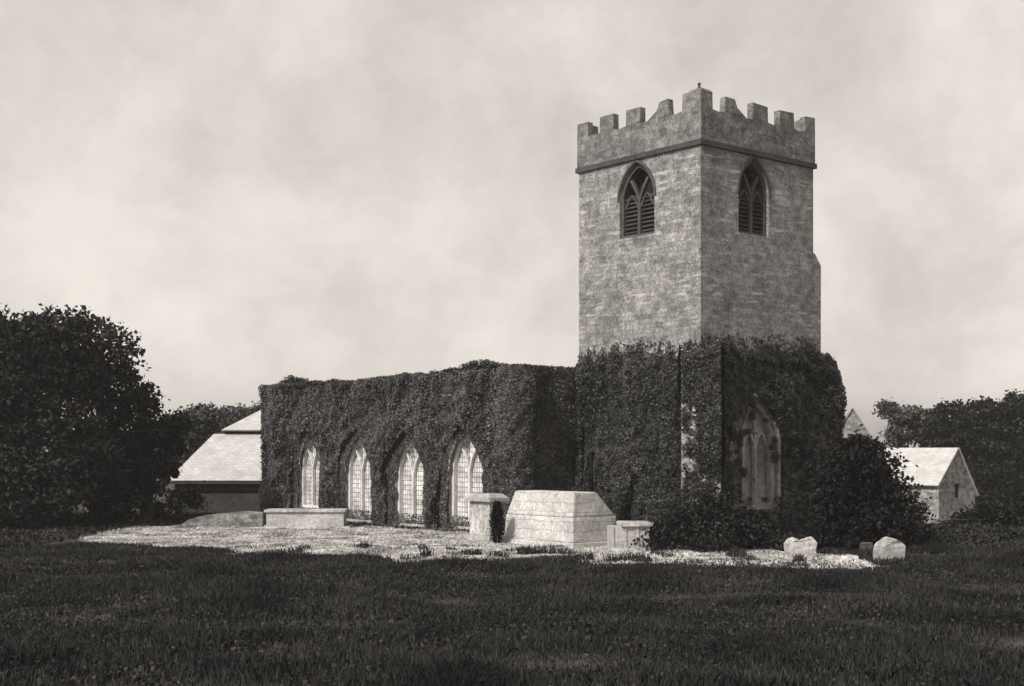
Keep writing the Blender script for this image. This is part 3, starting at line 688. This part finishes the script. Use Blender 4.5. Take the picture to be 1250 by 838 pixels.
tree('shrub', 'black shrub mass beneath the cottage gable at the right edge', 'shrub', 56, [(1182, 645, 28, 0), (1160, 662, 20, 0), (1207, 630, 26, 0), (1225, 650, 32, 0), (1255, 640, 40, 0), (1140, 674, 12, -2)], M['yew'], leaf=.15, dens=1.5, trunk_r=.1, cl=.28)
tree('airy_tree', 'thin airy tree with sky showing through left of the dense wood', 'tree', 96, [(1092, 504, 14, 0), (1110, 512, 20, 0), (1100, 532, 20, 0), (1130, 520, 22, 0), (1082, 498, 8, 0)], M['mtree'], leaf=.22, dens=1.3, airy=True, cl=.4, trunk_r=.25)
tree('broadleaf_tree', 'dense rounded tree rising behind the cottage ridge', 'tree', 95, [(1160, 515, 30, 0), (1140, 535, 24, 0), (1178, 545, 34, 1)], M['dtree'], leaf=.22, cl=.4)
tree('broadleaf_tree', 'dark tall tree at the right edge above the cottage', 'tree', 92, [(1205, 522, 40, 0), (1250, 520, 46, 0), (1225, 570, 44, 0), (1290, 560, 50, 0), (1202, 580, 22, 0), (1222, 610, 34, 0), (1262, 615, 40, 0), (1205, 620, 20, 3)], M['dtree'], leaf=.22, cl=.4)
tree('shrub', 'added dark foliage standing in for the shadow gap between pedestal tomb and white block', 'shrub', 43.8, [(607, 616+6*k, 6+3.5*math.sin(k*.42), .06*k) for k in range(9)], M['yew'], leaf=.06, dens=22, trunk_r=.03, cl=.09)  # leaf column added to darken the shadow gap between the tombs
# leaning young cypress behind the chest tomb
cy = []
for k in range(9):
    f = k/8; cy.append((760+14*(1-f)**1.2, 582+f*62-0, 3.5+7.5*f, 0))
tree('cypress', 'slender dark leaning cypress behind the flat-topped chest tomb', 'cypress', 43, cy, M['yew'], leaf=.07, dens=14, trunk_r=.04, cl=.10, base=(3.9, 43))

# ------------------------------------------------------------------ air
bm = bmesh.new(); box(bm, -140, 140, -8, 150, -4.5, 22)
hm = bpy.data.materials.new('haze_air'); hm.use_nodes = True; hn = hm.node_tree; hn.nodes.remove(hn.nodes['Principled BSDF'])
pv = hn.nodes.new('ShaderNodeVolumePrincipled'); pv.inputs['Density'].default_value = .0005; pv.inputs['Color'].default_value = (.92, .90, .87, 1); pv.inputs['Anisotropy'].default_value = .2
hn.links.new(pv.outputs[0], hn.nodes['Material Output'].inputs['Volume'])
hz = finish('haze', bm, hm); hz['kind'] = 'stuff'
# ------------------------------------------------------------------ light, sky, camera
SE, SA = 40, None
sd = Vector((-.60, -.66, 0)).normalized()         # horizontal direction towards the sun
el = math.radians(SE)
to = Vector((sd.x*math.cos(el), sd.y*math.cos(el), math.sin(el)))
L = bpy.data.lights.new('Sun', 'SUN'); L.energy = 1.9; L.angle = math.radians(4); L.color = (1, .965, .92)
lo = bpy.data.objects.new('Sun', L); COL.objects.link(lo); lo.rotation_euler = to.to_track_quat('Z', 'Y').to_euler()
w = bpy.data.worlds.new('World'); S.world = w; w.use_nodes = True; nt = w.node_tree; bg = nt.nodes['Background']
sk = nt.nodes.new('ShaderNodeTexSky'); sk.sky_type = 'NISHITA'; sk.sun_disc = False
sk.sun_elevation = el; sk.sun_rotation = math.atan2(to.x, to.y); sk.air_density = 1.0; sk.dust_density = 3.0
bw = nt.nodes.new('ShaderNodeRGBToBW'); nt.links.new(sk.outputs[0], bw.inputs[0])
lift = N(nt, 'ShaderNodeMath', operation='POWER'); nt.links.new(bw.outputs[0], lift.inputs[0]); lift.inputs[1].default_value = .35
lm = N(nt, 'ShaderNodeMath', operation='MULTIPLY'); nt.links.new(lift.outputs[0], lm.inputs[0]); lm.inputs[1].default_value = 1.75; lift = lm   # thin even overcast
tc = N(nt, 'ShaderNodeTexCoord')
mp = N(nt, 'ShaderNodeMapping'); mp.inputs['Scale'].default_value = (1, 1, 1.15); nt.links.new(tc.outputs['Generated'], mp.inputs[0])
cn = N(nt, 'ShaderNodeTexNoise', Scale=6.0, Detail=9.0, Roughness=.62, Distortion=.15); nt.links.new(mp.outputs[0], cn.inputs['Vector'])
cl_ = ramp(nt, cn.outputs[0], [(.3, warm(.72, 1.6)), (.64, warm(1.06, 1.6))])
c = mix(nt, lift.outputs[0], cl_, 1.0, 'MULTIPLY')
nt.links.new(c, bg.inputs[0]); bg.inputs[1].default_value = .15
cam = bpy.data.cameras.new('Camera'); co = bpy.data.objects.new('Camera', cam); COL.objects.link(co)
co.location = (0, 0, EYE); co.rotation_euler = (math.pi/2, 0, 0)
cam.sensor_width = 36; cam.lens = 36*F/1250; cam.shift_y = (HOR-419)/1250; cam.clip_end = 4000; cam.clip_start = .1
S.camera = co
S.view_settings.view_transform = 'Standard'; S.view_settings.look = 'None'; S.view_settings.exposure = 1.1; S.view_settings.gamma = 1
S.view_settings.use_curve_mapping = False
S.cycles.max_bounces = 5; S.cycles.diffuse_bounces = 2
